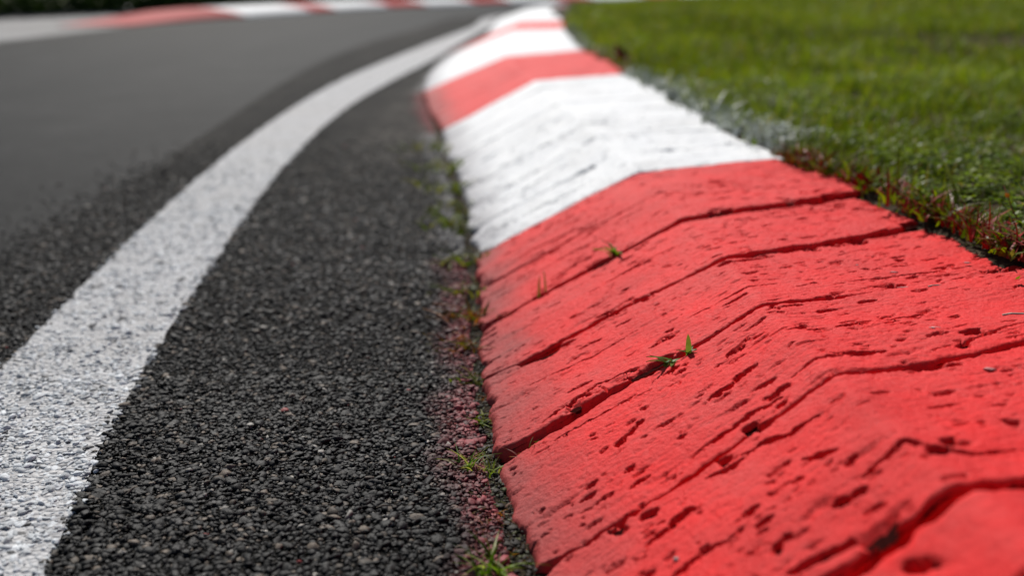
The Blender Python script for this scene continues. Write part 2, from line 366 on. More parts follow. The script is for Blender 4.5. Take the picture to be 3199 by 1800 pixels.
def stone_cols(P):
    n = len(P); g = np.exp(RNG.normal(math.log(.0095), .6, n)) * tone(P); c = g[:, None] * np.array([1.04, 1.0, .97])
    warm = RNG.random(n) < .10; c[warm] = np.array([.115, .092, .072]) * RNG.uniform(.5, 1.5, (warm.sum(), 1))
    pale = RNG.random(n) < .012; c[pale] = np.array([.32, .30, .27]) * RNG.uniform(.6, 1.2, (pale.sum(), 1))
    pt = paint_tint(np.concatenate([P, np.zeros((n, 1))], 1), .16); k = np.clip(pt[:, 3:] * RNG.uniform(.2, 1.15, (n, 1)), 0, 1)
    c = c * (1 - k) + pt[:, :3] * k
    g = foot(P); c[g] = np.array([.022, .016, .011]) * RNG.uniform(.35, 1.6, (g.sum(), 1)); gm = g & (RNG.random(n) < .3); c[gm] = np.array([.045, .048, .010]) * RNG.uniform(.4, 1.4, (gm.sum(), 1))
    red = RNG.random(n) < .0007; c[red] = (.25, .03, .03)
    return c
def white_cols(P):
    n = len(P); c = RNG.uniform(.40, .76, (n, 1)) * np.array([.955, 1.0, 1.05])
    worn = (fbm(P[:, 0] * 22, P[:, 1] * 22, 41, 3) + RNG.normal(0, .25, n)) > .62
    c[worn] = RNG.uniform(.03, .2, (worn.sum(), 1)) * np.array([.97, 1, 1.06]); return c
def build_stones(kind, near):
    if near: P = jitter_grid(-.95, .15, .38, 1.25, .0052)
    else:    P = jitter_grid(-1.95, .15, 1.25, 3.2, .0073)
    P = P[in_verge(P)]
    if not near: P = P[RNG.random(len(P)) > sst(1.5, 3.2, P[:, 1]) * .97]
    lm = line_mask(P); P = P[lm] if kind == 'line' else P[~lm]
    P = P[RNG.random(len(P)) > .05]
    n = len(P); rad = np.clip(np.exp(RNG.normal(math.log(.0034), .42, n)), .0014, .0078) * (1.0 if near else 1.25)
    zc = -.0036 + RNG.normal(0, .0009, n) + (.0034 - rad) * .25 + .0012 * noise(P[:, 0] * 30, P[:, 1] * 30, 51)
    if kind != 'line': fm = foot(P); zc[fm] -= .0028 + .002 * fbm(P[fm, 0] * 50, P[fm, 1] * 50, 23, 2); rad[fm] *= .7
    cols = white_cols(P) if kind == 'line' else stone_cols(P)
    fin = (P[:, 0] > -.56 * P[:, 1] - .06) & (P[:, 1] < 1.12) & (P[:, 1] > .5)    # finer stones only where they can be seen close up
    out = [stones(P[q], rad[q], zc[q], .38, cols[q], sb, 60 + sb) for q, sb in ((fin, 2), (~fin, 1)) if q.any()]
    V = np.concatenate([o[0] for o in out]); C = np.concatenate([o[2] for o in out]); F = np.concatenate([o[1] + (0 if i == 0 else len(out[0][0])) for i, o in enumerate(out)])
    if near:                                                   # grit between the bigger stones
        Q = jitter_grid(-.95, .15, .38, 1.25, .0046, .5); Q = Q[in_verge(Q) & (Q[:, 0] > -.56 * Q[:, 1] - .06) & (Q[:, 1] > .5)]; lm = line_mask(Q); Q = Q[lm] if kind == 'line' else Q[~lm]
        r2 = RNG.uniform(.0009, .002, len(Q)); z2 = -.0040 + RNG.normal(0, .0008, len(Q))
        if kind != 'line': fm = foot(Q); z2[fm] -= .003 + .002 * fbm(Q[fm, 0] * 50, Q[fm, 1] * 50, 23, 2)
        c2 = white_cols(Q) * RNG.uniform(.25, .8, (len(Q), 1)) if kind == 'line' else stone_cols(Q) * .9
        V2, F2, C2 = stones(Q, r2, z2, .5, c2, 1, 90); F = np.concatenate([F, F2 + len(V)]); V = np.concatenate([V, V2]); C = np.concatenate([C, C2])
    return V, F, C
vt = np.zeros(len(verge.data.vertices) * 3); verge.data.vertices.foreach_get('co', vt); vt = tone(vt.reshape(-1, 3)[:, :2])
at_ = verge.data.attributes.new('tone', 'FLOAT_COLOR', 'POINT'); at_.data.foreach_set('color', np.repeat(vt, 4).astype(np.float32))
for kind, par, nm in (('asphalt', verge, 'asphalt_aggregate'), ('line', line, 'painted_aggregate')):
    a = build_stones(kind, True); b = build_stones(kind, False)
    o = mesh_obj(nm, np.concatenate([a[0], b[0]]), np.concatenate([a[1], b[1] + len(a[0])]), M_STONE, par, col=np.concatenate([a[2], b[2]]))
    tag(o, kind='stuff')

# ------------------------------------------------------------------ the kerb at the inside of the corner
kerb = empty('kerb', tuple(float(c) for c in surf(0, 0)))
tag(kerb, 'weathered red and white striped concrete kerb between coarse asphalt and lawn', 'kerb')
LEN = .19                                                       # nominal width of one kerb unit
CRACKS = [  # (points (u, v), width in m, depth in m), read along the slabs
    ([(-.79,.09),(-.75,.16),(-.84,.278),(-.86,.408)], .0035, .008), ([(-.45,.10),(-.40,.2),(-.42,.33)], .002, .005),
    ([(-3.96,.09),(-3.93,.106),(-3.90,.146),(-3.86,.2),(-3.88,.232),(-3.90,.27)], .004, .010), ([(-4.13,.096),(-4.12,.138),(-4.14,.184),(-4.15,.228)], .002, .006),
    ([(-3.90,.20),(-3.99,.21)], .002, .006),
    ([(-4.88,.27),(-4.87,.338),(-4.86,.38),(-4.9,.42)], .0055, .010), ([(-5.10,.326),(-5.12,.36),(-5.18,.396),(-5.18,.442)], .006, .009),
    ([(-5.10,.270),(-5.13,.306),(-5.13,.322)], .007, .008), ([(-5.37,.388),(-5.41,.41),(-5.44,.43)], .006, .008),
    ([(-4.80,.452),(-4.80,.498),(-4.79,.556),(-4.83,.6)], .005, .008),
    ([(-5.66,.43),(-5.66,.468),(-5.64,.496),(-5.72,.528),(-5.79,.558),(-5.79,.61)], .008, .012),
    ([(-5.85,.29),(-5.88,.334),(-5.90,.37)], .010, .014), ([(-5.55,.12),(-5.50,.2),(-5.52,.26)], .004, .007),
    ([(-4.48,.18),(-4.45,.205),(-4.41,.23)], .005, .008), ([(-4.27,.40),(-4.24,.42),(-4.22,.445)], .004, .008),
    ([(-4.57,.335),(-4.55,.36),(-4.56,.39)], .006, .009), ([(-4.47,.65),(-4.47,.70),(-4.44,.74)], .003, .006),
    ([(-4.9,.66),(-4.86,.74),(-4.80,.80),(-4.78,.9)], .003, .006), ([(-3.80,.70),(-3.84,.76),(-3.86,.86)], .003, .006),
    ([(-2.45,.25),(-2.40,.36),(-2.44,.44)], .003, .006), ([(-2.25,.62),(-2.3,.75),(-2.28,.86)], .0025, .005),
    ([(-1.45,.12),(-1.4,.25),(-1.43,.36)], .0025, .006), ([(-1.3,.55),(-1.33,.7),(-1.31,.8)], .002, .005), ([(-3.4,.08),(-3.45,.2),(-3.4,.3)], .002, .005),
    ([(-3.6,.38),(-3.62,.48),(-3.60,.56)], .003, .006), ([(-6.4,.2),(-6.45,.4),(-6.4,.6)], .006, .01), ([(-6.12,.40),(-6.18,.43)], .010, .012),
    ([(1.5,.1),(1.55,.3),(1.5,.5)], .003, .006), ([(.4,.08),(.45,.24),(.42,.36)], .004, .008), ([(2.6,.6),(2.55,.8),(2.6,.95)], .004, .007), ([(4.3,.2),(4.35,.45)], .003, .006),
]
PITS = [(-4.18,.594,9,3),(-4.15,.666,8,3.5),(-4.45,.594,8,3.5),(-4.79,.746,9,7),(-4.9,.712,8,5),(-4.82,.558,7,4),(-5.03,.632,14,7),(-4.27,.416,9,5),(-3.99,.464,8,5),(-3.98,.892,11,6),(-3.71,.618,4,2.5),(-3.56,.822,7,3),(-4.47,.7,10,2),(-3.63,.736,5,3),(-4.48,.194,6,4),(-4.41,.228,5,3),(-4.57,.35,5,4),(-4.84,.426,10,5),(-5.61,.644,6,5),(-5.4,.592,10,3),(-5.71,.392,6,5),(-5.72,.41,7,4),(-5.72,.296,5,5),(-5.70,.31,5,4),(-6.18,.462,6,5),(-5.45,.29,7,3),(-5.56,.302,8,4),(-4.65,.12,6,3),(-4.8,.134,6,3),(-4.72,.112,7,3),(-5.23,.214,10,5),(-5.09,.18,9,5),(-5.25,.178,8,5),(-4.67,.078,4,2.5),(-4.61,.038,4,3),(-4.79,.032,3,2.5),(-3.36,.178,6,2.5),(-3.64,.344,6,3.5),(-2.71,.318,5,4),(-5.68,.548,8,7),(-5.74,.52,6,6),(-4.95,.36,9,7),(-5.0,.38,8,6),(-2.95,.955,16,10),(-4.02,.95,10,6)]
def joint_u(j, v):
    if j % 1: return j + 0 * v
    big = .035 if j <= 0 else .02
    return j + big * noise(v * 5 + j * 3.7, v * 0 + j, 71) + .024 * fbm(v * 22 + j * 9.1, v * 0 + j, 72, 5)
def gap_w(j, v):
    """width of a joint in metres along its run"""
    g = .0034 + .0046 * fbm(v * 11 + j * 5.3, v * 0, 73, 4)
    if j == -2: g += .0045 * sst(.42, .1, v) + .002 * sst(.5, .6, v)
    if j == -3: g += .003 * sst(.05, .1, v) * sst(.5, .3, v) + .0035 * sst(.55, .95, v)
    if j == -4: g += .004 * sst(.25, .02, v) + .003 * sst(.6, .95, v)
    if j == -5: g += .004 * sst(.12, .0, v)
    if j == -6: g += .006 + .004 * fbm(v * 9, v * 0, 74, 2)
    if j >= 0: g *= .32
    g = g + (.011 * sst(.05, 0, v) if -8 < j < 8 else 0)
    return np.clip(g * 1.15, .0008, .02)
def seg_dist(X, Y, a, b):
    d = b - a; t = np.clip(((X - a[0]) * d[0] + (Y - a[1]) * d[1]) / max(d @ d, 1e-12), 0, 1)
    return np.hypot(X - a[0] - t * d[0], Y - a[1] - t * d[1]), t
def relief(u, v, k, fine):
    """height of the worn concrete over the smooth kerb form, metres"""
    X = u * LEN; Y = v * .56
    h = .0028 * noise(X * 7, Y * 5, 101) + .0016 * noise(X * 18 + 3, Y * 9, 102)
    wx = X + .0020 * noise(X * 90, Y * 90, 103) + .0010 * noise(X * 310, Y * 310, 203); wy = Y + .005 * noise(X * 70, Y * 70, 104) + .0016 * noise(X * 290, Y * 290, 204)
    h += .0007 * fbm(X * 150, Y * 60, 105, 3)                                   # drawn along the slab
    h += .0006 * fbm(X * 380, Y * 300, 106, 2)
    sp = fbm(wx * 46, wy * 11, 107, 4)                                          # spalled skin
    h -= (.0010 * sst(.50, .56, sp) + .0020 * sst(.66, .72, sp)) * (1 if k < 0 else .5)
    sp2 = fbm(wx * 120 + 7, wy * 34, 108, 3); h -= .0018 * sst(.66, .73, sp2)
    if fine:
        dens = sst(-.5, .6, noise(X * 8, Y * 5, 109))
        r = np.random.default_rng(900 + int(k) % 1000)
        pits = []
        for _ in range(540):
            pu, pv = r.uniform(k - .1, k + 1.1), r.uniform(.01, .99)
            if r.random() > .25 + .75 * float(sst(-.4, .6, noise(np.array(pu * LEN * 8), np.array(pv * .56 * 5), 109))): continue
            b = r.uniform(.0007, .0019) if r.random() < .85 else r.uniform(.0017, .0032); pits.append((pu, pv, b * r.uniform(1.2, 4.2), b, b * r.uniform(1.3, 2.8)))
        for pu, pv, a, b in PITS:
            if k - .15 < pu < k + 1.15: pits.append((pu, pv, a * .001, b * .00085, b * .0030))
        for pu, pv, a, b, dp in pits:
            cx, cy = pu * LEN, pv * .56
            jv = np.searchsorted(v[0], [pv - (a * 1.8 + .007) / .56, pv + (a * 1.8 + .007) / .56]); 
            su = (u[:, 0] - u[0, 0]); i0 = int(np.searchsorted(u[:, 0], pu - (b * 2 + .012) / LEN)); i1 = int(np.searchsorted(u[:, 0], pu + (b * 2 + .012) / LEN))
            i0 = max(0, i0 - 4); i1 = min(len(u), i1 + 4)
            if i1 <= i0 or jv[1] <= jv[0]: continue
            S = (slice(i0, i1), slice(jv[0], jv[1]))
            q = np.hypot((wx[S] - cx) / b, (wy[S] - cy) / a)
            h[S] -= dp * sst(1.15, .75, q)
    for pts, w, dp in CRACKS:
        pu = np.array(pts)
        if pu[:, 0].max() < k - .3 or pu[:, 0].min() > k + 1.3: continue
        if not fine: w *= 1.3
        pm = pu * np.array([LEN, .56]); best = np.full(u.shape, 9.); n = len(pm) - 1
        cwx = X + .0028 * fbm(X * 70, Y * 70, 112, 3); cwy = Y
        for i in range(n):
            d, t = seg_dist(cwx, cwy, pm[i], pm[i + 1]); pos = (i + t) / n
            ww = w * (.35 + .65 * np.sin(np.clip(pos, 0.03, .97) * math.pi)) * (.75 + .5 * noise(Y * 60, Y * 0 + i, 113))
            best = np.minimum(best, d / np.maximum(ww * .5, 1e-4))
        h -= dp * 2.0 * sst(1.3, .75, best)
    return h
def block_form(k, u, v):
    """each unit has settled a little differently: height, tilt, and a lump or dip on its ridge"""
    if k >= 14: return 0 * v
    r = np.random.default_rng(300 + int(k)); z, tv, tu, lump, pv = r.normal(0, .0008), r.normal(0, .004), -.0029 + r.normal(0, .0014), r.normal(.0032, .0030), r.uniform(.48, .52)
    z += {-2: .0030, -3: -.0012, -1: .0004}.get(int(k), 0)
    if k >= 0: z, tv, tu, lump = z * .3, tv * .3, tu * .12, lump * .6
    return z + tv * (v - .5) + tu * (u - k - .5) * np.clip(.75 + 1.1 * noise(v * 5 + k * 3.1, v * 0, 303), -.2, 1.5) + lump * np.exp(-np.abs((v - pv) / .055) ** 1.3)
def make_block(ua, ub, nu, nv, mat, fine, k):
    v = np.linspace(0, 1, nv)
    v = np.concatenate([v[:1], v, v[-1:]])                                     # skirt columns
    s = np.linspace(0, 1, nu); s = np.concatenate([s[:1], s, s[-1:]])
    vv = v[None] * (1 + 0 * s[:, None])
    vr = vv * (1 + (.022 * math.sin(k * 2.7 + .6) if k < 14 else 0) + .03 * fbm(np.full_like(v, k * 1.0)[None] + s[:, None] * 1.6, vv * 0, 81, 3)) # uneven end at the grass
    vr = vr + (1 - vv) * (.016 * noise(np.array(k * 2.3), np.array(.5), 82) + .030 * fbm(k + s[:, None] * 2.5 + 0 * vv, vv * 0, 88, 3)) * (k < 14)
    u0 = joint_u(ua, v) + gap_w(ua, v) / LEN * .5; u1 = joint_u(ub, v) - gap_w(ub, v) / LEN * .5
    uu = u0[None] * (1 - s[:, None]) + u1[None] * s[:, None]
    P = surf(uu, vr); Nn = surf_n(uu, np.clip(vr, .01, .99))
    h = relief(uu, vr, k, fine) if fine is not None else 0 * uu
    # arris: rounded and chipped along the joints and the two ends
    pl = float(np.linalg.norm(surf(ub, .5) - surf(ua, .5)))
    e = np.minimum(s[:, None] * pl, (1 - s[:, None]) * pl) + 0 * vv
    ee = np.minimum(vv * .56, (1 - vv) * .56)
    X = uu * LEN; Y = vr * .56
    r = .0030 + .003 * np.clip(fbm(X * 30, Y * 18, 83, 3), -.6, 2)
    q = np.clip(1 - e / np.maximum(r, .001), 0, 1); h = h - r * .75 * q * q
    chip = sst(.30, .45, fbm(X * 30 + 5, Y * 20, 84, 4)) * sst(.020, .004, e); h = h - .009 * chip
    r2 = .009 + .004 * noise(X * 20, X * 0, 85); q = np.clip(1 - ee / r2, 0, 1); h = h - r2 * .8 * q * q
    h = h + block_form(k, uu, vr) 
    P = P + Nn * h[..., None]
    P[0, :, 2] -= .06; P[-1, :, 2] -= .06; P[:, 0, 2] -= .06; P[:, -1, 2] -= .06
    dirt = np.clip(sst(.17, .0, vr + .05 * fbm(X * 14, Y * 10, 86, 3)) * .75 + .25 * sst(.25, .8, fbm(X * 16, Y * 5, 87, 4)) * sst(.5, .1, vr), 0, .8)
    org = np.array(kerb.location)
    o = mesh_obj('kerb_block', (P - org).reshape(-1, 3), grid_faces(*P.shape[:2])[:, ::-1], mat, kerb, smooth=True,
                 col=np.stack([dirt] * 3, -1).reshape(-1, 3))
    if fine and k < 4:                                             # dark sheet below the surface, painted shade for the deeper pits and cracks
        nu2, nv2 = 22, 70; v2 = np.linspace(.03, .97, nv2); s2 = np.linspace(.02, .98, nu2)
        u2 = (joint_u(ua, v2) * (1 - s2[:, None]) + joint_u(ub, v2) * s2[:, None]); w2 = np.repeat(v2[None], nu2, 0); X2 = u2 * LEN; Y2 = w2 * .56
        h2 = .0028 * noise(X2 * 7, Y2 * 5, 101) + .0016 * noise(X2 * 18 + 3, Y2 * 9, 102) + block_form(k, u2, w2)
        h2 = h2 - .0060 + .0011 * fbm(X2 * 60, Y2 * 60, 94, 3)
        Pd = surf(u2, w2) + surf_n(u2, w2) * h2[..., None]
        mesh_obj('pit_shade', (Pd - org).reshape(-1, 3), grid_faces(nu2, nv2)[:, ::-1], M_PIT_SHADE, o, smooth=True)
    return o
def joint_bed(j, white):
    v = np.linspace(0, 1.0, 110); w = np.linspace(-.011, .011, 8)
    c = joint_u(j, v)[None] + w[:, None] / LEN; vv = v[None] + 0 * w[:, None]
    P = surf(c, vv); X = c * LEN; Y = vv * .56
    d = .017 + .009 * fbm(Y * 20 + j, X * 40, 91, 3)
    d = d + .006 * sst(.3, .05, vv)
    if j == -6: d = d + .008
    P[..., 2] -= np.clip(d, .004, .035)
    soil = sst(.38, .12, vv + .12 * noise(Y * 30, X * 30 + j, 92)) if j < 8 else 0 * vv
    soil = np.clip(soil + sst(.2, .6, fbm(Y * 26, X * 26 + j, 93, 2)) * .6, 0, 1)[..., None]
    base = np.array((.55, .56, .58)) if white else np.array((.16, .010, .010))
    colr = base * (1 - soil) + np.array((.03, .022, .014)) * soil
    o = mesh_obj('joint_filling', (P - np.array(kerb.location)).reshape(-1, 3), grid_faces(8, 110)[:, ::-1], M_JOINT, kerb, smooth=True, col=colr.reshape(-1, 3))
for k in range(-9, 14):
    near = -6 <= k < 0
    mat = M_WHITE if 0 <= k < 8 else M_RED
    if near: nu, nv, fine = 126, 370, True
    elif k < -6: nu, nv, fine = 50, 120, False
    elif k < 4: nu, nv, fine = 80, 210, True
    else: nu, nv, fine = 40, 110, False
    make_block(k, k + 1, nu, nv, mat, fine, k)
for j in range(-8, 15): joint_bed(j, 0 < j <= 8)
for ua, ub, w in ((14, 26, 1), (26, 32, 0), (32, 50, 1), (50, 58, 0), (58, 63, 1), (63, 68, 0), (68, 76, 1), (76, 84, 0), (84, 100, 1), (100, 119, 0)):
    v = np.linspace(0, 1, 60)
    make_block(ua, ub, 90, 60, M_WHITE if w else M_RED, False, ua)

# ------------------------------------------------------------------ the far kerb on the outside of the track
def far_kerb():
    root = empty('kerb', (float(OUT[4, 0] * U), float(OUT[4, 1] * U), -.007))
    tag(root, 'long low red and white striped kerb across the track in front of the hedge', 'kerb')
    # stations along the outer edge, as plan direction -> arc length
    px = [330, 620, 790, 850, 985, 1080, 1200, 1290, 1420, 1500, 1640, 1730, 1900]
    f = 3199 * 35 / 36; az = np.arctan2(A[:, 0], A[:, 1])
    sel = A[:, 1] > 25; az_s, La_s = az[sel], La[sel]
    st = [float(np.interp(math.atan((p * 3199 / 2576 - 1599.5) / f * .965), az_s, La_s)) for p in px]
    for i in range(len(st) - 1):
        s = np.linspace(st[i] + .01, st[i + 1] - .01, 16); prof = [(0, -.03), (0.0, .02), (.5, .17), (1.3, .27), (1.7, .27), (1.9, .22), (1.95, -.03)]
        P0 = np.stack([np.interp(s, La, A[:, k]) for k in (0, 1)], 1)
        T = np.stack([np.interp(s + .1, La, A[:, k]) - np.interp(s - .1, La, A[:, k]) for k in (0, 1)], 1); T /= np.linalg.norm(T, axis=1, keepdims=True)
        Nv = np.stack([-T[:, 1], T[:, 0]], 1)
        ramp = sst(st[0] - .2, st[0] + 6.0, s)
        V = np.stack([np.concatenate([(P0 + Nv * w) * U, ((z * (ramp if z > 0 else 1)) * U * np.ones(len(s)) + .003 * noise(s * 3, s * 0 + w, 7))[:, None]], 1) for w, z in prof], 1)
        V = V - np.array(root.location)
        n = V.shape[1]; F = [tuple(r) for r in grid_faces(len(s), n)]
        V = V.reshape(-1, 3)
        mesh_obj('kerb_block', V, F, M_RED_FAR if i % 2 == 0 else M_WHITE, root, col=np.full((len(V), 3), .05 if i else .22))
M_RED_FAR = mat_paint('faded_red_kerb_paint', (.46, .022, .024), (.40, .04, .04), (.22, .02, .02), .7, .5)
far_kerb()

# ------------------------------------------------------------------ lawn behind the kerb
HOLLOWS = [(1.50, 3.95, .17, .30), (1.08, 3.5, .15, .22), (2.5, 5.4, .6, .55), (1.95, 4.6, .2, .25), (.95, 2.7, .10, .14), (.86, 2.15, .05, .05), (1.2, 2.05, .06, .05)]
def hollow(X, Y):
    r = np.zeros(np.shape(X))
    for x, y, a, b in HOLLOWS: r = np.maximum(r, sst(1.25, .5, np.hypot((X - x) / a, (Y - y) / b)))
    return r
def lawn_z(X, Y):
    return (HG - .014) * U + .006 * noise(X * 3, Y * 3, 121) + .03 * noise(X * .35, Y * .35, 122) + .022 * np.minimum(np.maximum(X - .3, 0), 6) * sst(3, 9, Y) - .05 * hollow(X, Y)
uu = np.concatenate([np.linspace(-9.5, 14, 170), np.linspace(14.5, 119, 150)]); G = herm(uu, KU, KG) * U
w = np.concatenate([[-.03, 0], np.geomspace(.02, 60, 70)])
X = G[:, :1] + w[None]; Y = np.repeat(G[:, 1:], len(w), 1)
Z = lawn_z(X, Y); Z = Z * sst(-.03, .03, w)[None] + (Z - .02) * (1 - sst(-.03, .03, w)[None])
lawn = mesh_obj('lawn_soil', np.stack([X, Y, Z], -1).reshape(-1, 3), grid_faces(len(uu), len(w))[:, ::-1], M_SOIL, smooth=True); tag(lawn, kind='structure')

def blades(P, h, w, lean, cols, seg, seed, wtip=.0):
    """joined grass blades: curved tapering strips; P base (n,3)"""
    r = np.random.default_rng(seed); n = len(P); a = r.uniform(0, 2 * math.pi, n); face = a + r.normal(0, .6, n) + math.pi / 2
    t = np.linspace(0, 1, seg + 1)
    bx = np.cos(a)[:, None] * lean[:, None] * h[:, None] * t ** 2; by = np.sin(a)[:, None] * lean[:, None] * h[:, None] * t ** 2
    bz = h[:, None] * (t - .28 * lean[:, None] * t ** 2)
    ww = w[:, None] * (1 - t ** 1.7 * (1 - wtip)) * .5
    wx = np.cos(face)[:, None] * ww; wy = np.sin(face)[:, None] * ww
    Lf = np.stack([bx - wx, by - wy, bz], -1); Rt = np.stack([bx + wx, by + wy, bz], -1)
    V = np.stack([Lf, Rt], 2).reshape(n, -1, 3) + P[:, None]
    i = np.arange(seg)[:, None] * 2; F = (i + np.array([0, 1, 3, 2])[None])
    Fa = F[None] + (np.arange(n) * (2 * (seg + 1)))[:, None, None]
    shade = np.full(2 * (seg + 1), .9)
    C = np.repeat(cols, 2 * (seg + 1), 0); C[:, :3] *= np.tile(shade, n)[:, None]
    return V.reshape(-1, 3), Fa.reshape(-1, 4), C
def green(n):
    a = np.array((.065, .112, .005)); b = np.array((.215, .26, .014)); t = RNG.random((n, 1)); c = a * (1 - t) + b * t
    dry = RNG.random(n) < .11; c[dry] = np.array((.26, .20, .09)) * RNG.uniform(.6, 1.2, (dry.sum(), 1)); return c
def lawn_edge(Y): return np.interp(Y / U, KG[:, 1], KG[:, 0]) * U
def overspray(P, c):
    d = P[:, 0] - lawn_edge(P[:, 1]); u = np.interp(P[:, 1] / U, KG[:, 1], KU); wv = is_white(u)
    near_paint = np.where(wv, .13, .055) * np.clip(.45 + 1.3 * noise(P[:, 1] * 5.5, P[:, 1] * 0, 131) + .5 * noise(P[:, 0] * 14, P[:, 1] * 14, 132), .02, 2)
    k = (RNG.random(len(P)) < np.where(wv, .85, .5) * sst(1, .1, d / near_paint)) & (np.where(wv, 1, 1) > 0)
    c = np.concatenate([c, np.where(k, .1, 1.)[:, None]], 1); p = c[:, :3]
    p[k & wv] = np.array((.56, .60, .60)) * RNG.uniform(.5, 1.2, ((k & wv).sum(), 1)); p[k & ~wv] = np.array((.34, .028, .024)) * RNG.uniform(.4, 1.2, ((k & ~wv).sum(), 1))
    return c
def bare(P):
    q = fbm(P[:, 0] * 6, P[:, 1] * 6, 141, 3); d = P[:, 0] - lawn_edge(P[:, 1])
    b1 = np.hypot((P[:, 0] - .625) / .042, (P[:, 1] - 1.30) / .032)               # worn bare patch beside the kerb
    return np.clip(1.15 - .85 * sst(.15, .5, q) - .0 * sst(.10, 0, d), 0, 1) * sst(.7, 1.15, b1) * (1 - hollow(P[:, 0], P[:, 1]) * .97)
parts = []
def add_grass(y0, y1, dens, hm, wm, seg, seed, xmax):
    area = (xmax + .3) * (y1 - y0); n = int(dens * area); Y = RNG.uniform(y0, y1, n); X = lawn_edge(Y) + RNG.uniform(-.006, xmax, n) - .03 * sst(.1, .7, noise(Y * 9, Y * 0, 133)) * RNG.random(n)
    k = (X < .60 * Y + .4); X, Y = X[k], Y[k]
    P = np.stack([X, Y, lawn_z(X, Y) - .004], 1); P = P[RNG.random(len(P)) < bare(P)]; n = len(P)
    tall = 1 + .55 * fbm(P[:, 0] * 1.7, P[:, 1] * 1.7, 151, 3); d = P[:, 0] - lawn_edge(P[:, 1])
    h = hm * np.exp(RNG.normal(0, .35, n)) * (1 + .5 * hollow(P[:, 0], P[:, 1] - .30)) * np.clip(tall, .45, 2.2) * (.85 + .15 * sst(0, .2, d))
    c = overspray(P, green(n) * np.clip(1.1 + .6 * fbm(P[:, 0] * 1.1, P[:, 1] * .8, 161, 4), .4, 1.9)[:, None])
    parts.append(blades(P, h, wm * RNG.uniform(.7, 1.3, n), np.abs(RNG.normal(.55, .35, n)), c, seg, seed))
add_grass(.2, .75, 9000, .030, .0028, 3, 8, .5)
add_grass(.75, 2.2, 15000, .030, .0028, 3, 1, 1.3)
add_grass(2.2, 4.2, 8500, .034, .0042, 2, 2, 2.6)
add_grass(4.2, 8.5, 2200, .040, .0075, 2, 3, 5)
add_grass(8.5, 19, 520, .048, .016, 1, 4, 11)
# ragged clumps spilling over the kerb's end
NC = 250; cy = .85 + 4.6 * RNG.random(NC) ** 1.5; cw = RNG.uniform(.010, .035, NC); nb = 30
Y_ = np.repeat(cy, nb) + RNG.normal(0, 1, NC * nb) * np.repeat(cw, nb); X_ = lawn_edge(Y_) + np.repeat(RNG.uniform(-.014, .034, NC), nb) + RNG.normal(0, .5, NC * nb) * np.repeat(cw, nb)
P_ = np.stack([X_, Y_, np.maximum(lawn_z(X_, Y_), HG * U - .012) - .002], 1); n_ = len(P_)
parts.append(blades(P_, .019 * np.exp(RNG.normal(0, .4, n_)) * np.repeat(RNG.uniform(.6, 1.5, NC), nb), .0040 * RNG.uniform(.6, 1.5, n_) * (1 + .25 * Y_), np.clip(np.abs(RNG.normal(.9, .4, n_)), 0, 1.5), overspray(P_, green(n_) * .85), 3, 9))
off_ = np.cumsum([0] + [len(p[0]) for p in parts])
segs = np.concatenate([p[1] + o for p, o in zip(parts, off_)])
grass = mesh_obj('grass', np.concatenate([p[0] for p in parts]), segs, M_LEAF, smooth=True, col=np.concatenate([p[2] for p in parts]))
tag(grass, 'short green lawn grass growing up to the kerb with paint on its edge', 'grass', kind='stuff')
# clover and small round leaves between the blades
def clover():
    n = 26000; Y = RNG.uniform(.8, 3.2, n); X = lawn_edge(Y) + RNG.uniform(-.005, 1.5, n); k = X < .60 * Y + .2; X, Y = X[k], Y[k]
    P = np.stack([X, Y, lawn_z(X, Y)], 1); P = P[RNG.random(len(P)) < bare(P) * sst(-.25, .25, noise(P[:, 0] * 5, P[:, 1] * 5, 171))]; n = len(P)
    P[:, 2] += RNG.uniform(.006, .026, n); r = RNG.uniform(.003, .0085, n); a0 = RNG.uniform(0, 6.28, n); c = overspray(P, green(n) * RNG.uniform(.5, 1.25, (n, 1)) * np.array([.95, 1, 1.4]))
    Vs, Fs, Cs = [], [], []
    for q in range(3):
        a = a0 + q * 2.094; d = np.stack([np.cos(a), np.sin(a)], 1); e = np.stack([-np.sin(a), np.cos(a)], 1); tl = RNG.uniform(-.3, .6, n)
        pts = []
        for s, w in ((.1, 0), (.7, .55), (1.25, .62), (1.45, 0), (1.25, -.62), (.7, -.55)):
            xy = d * (s * r)[:, None] + e * (w * r)[:, None]; pts.append(np.concatenate([xy, (s * r * tl + abs(w) * r * .25)[:, None]], 1))
        V = np.stack(pts, 1) + P[:, None]; Vs.append(V.reshape(-1, 3)); b = (np.arange(n) * 6 + q * n * 6)[:, None, None]
        Fs.append((np.array([[0, 1, 2, 3], [0, 3, 4, 5]])[None] + b).reshape(-1, 4)); Cs.append(np.repeat(c, 6, 0))
    o = mesh_obj('clover', np.concatenate(Vs), np.concatenate(Fs), M_LEAF, col=np.concatenate(Cs))
    tag(o, 'small round clover leaves between the lawn blades beside the kerb', 'clover', kind='stuff')
clover()

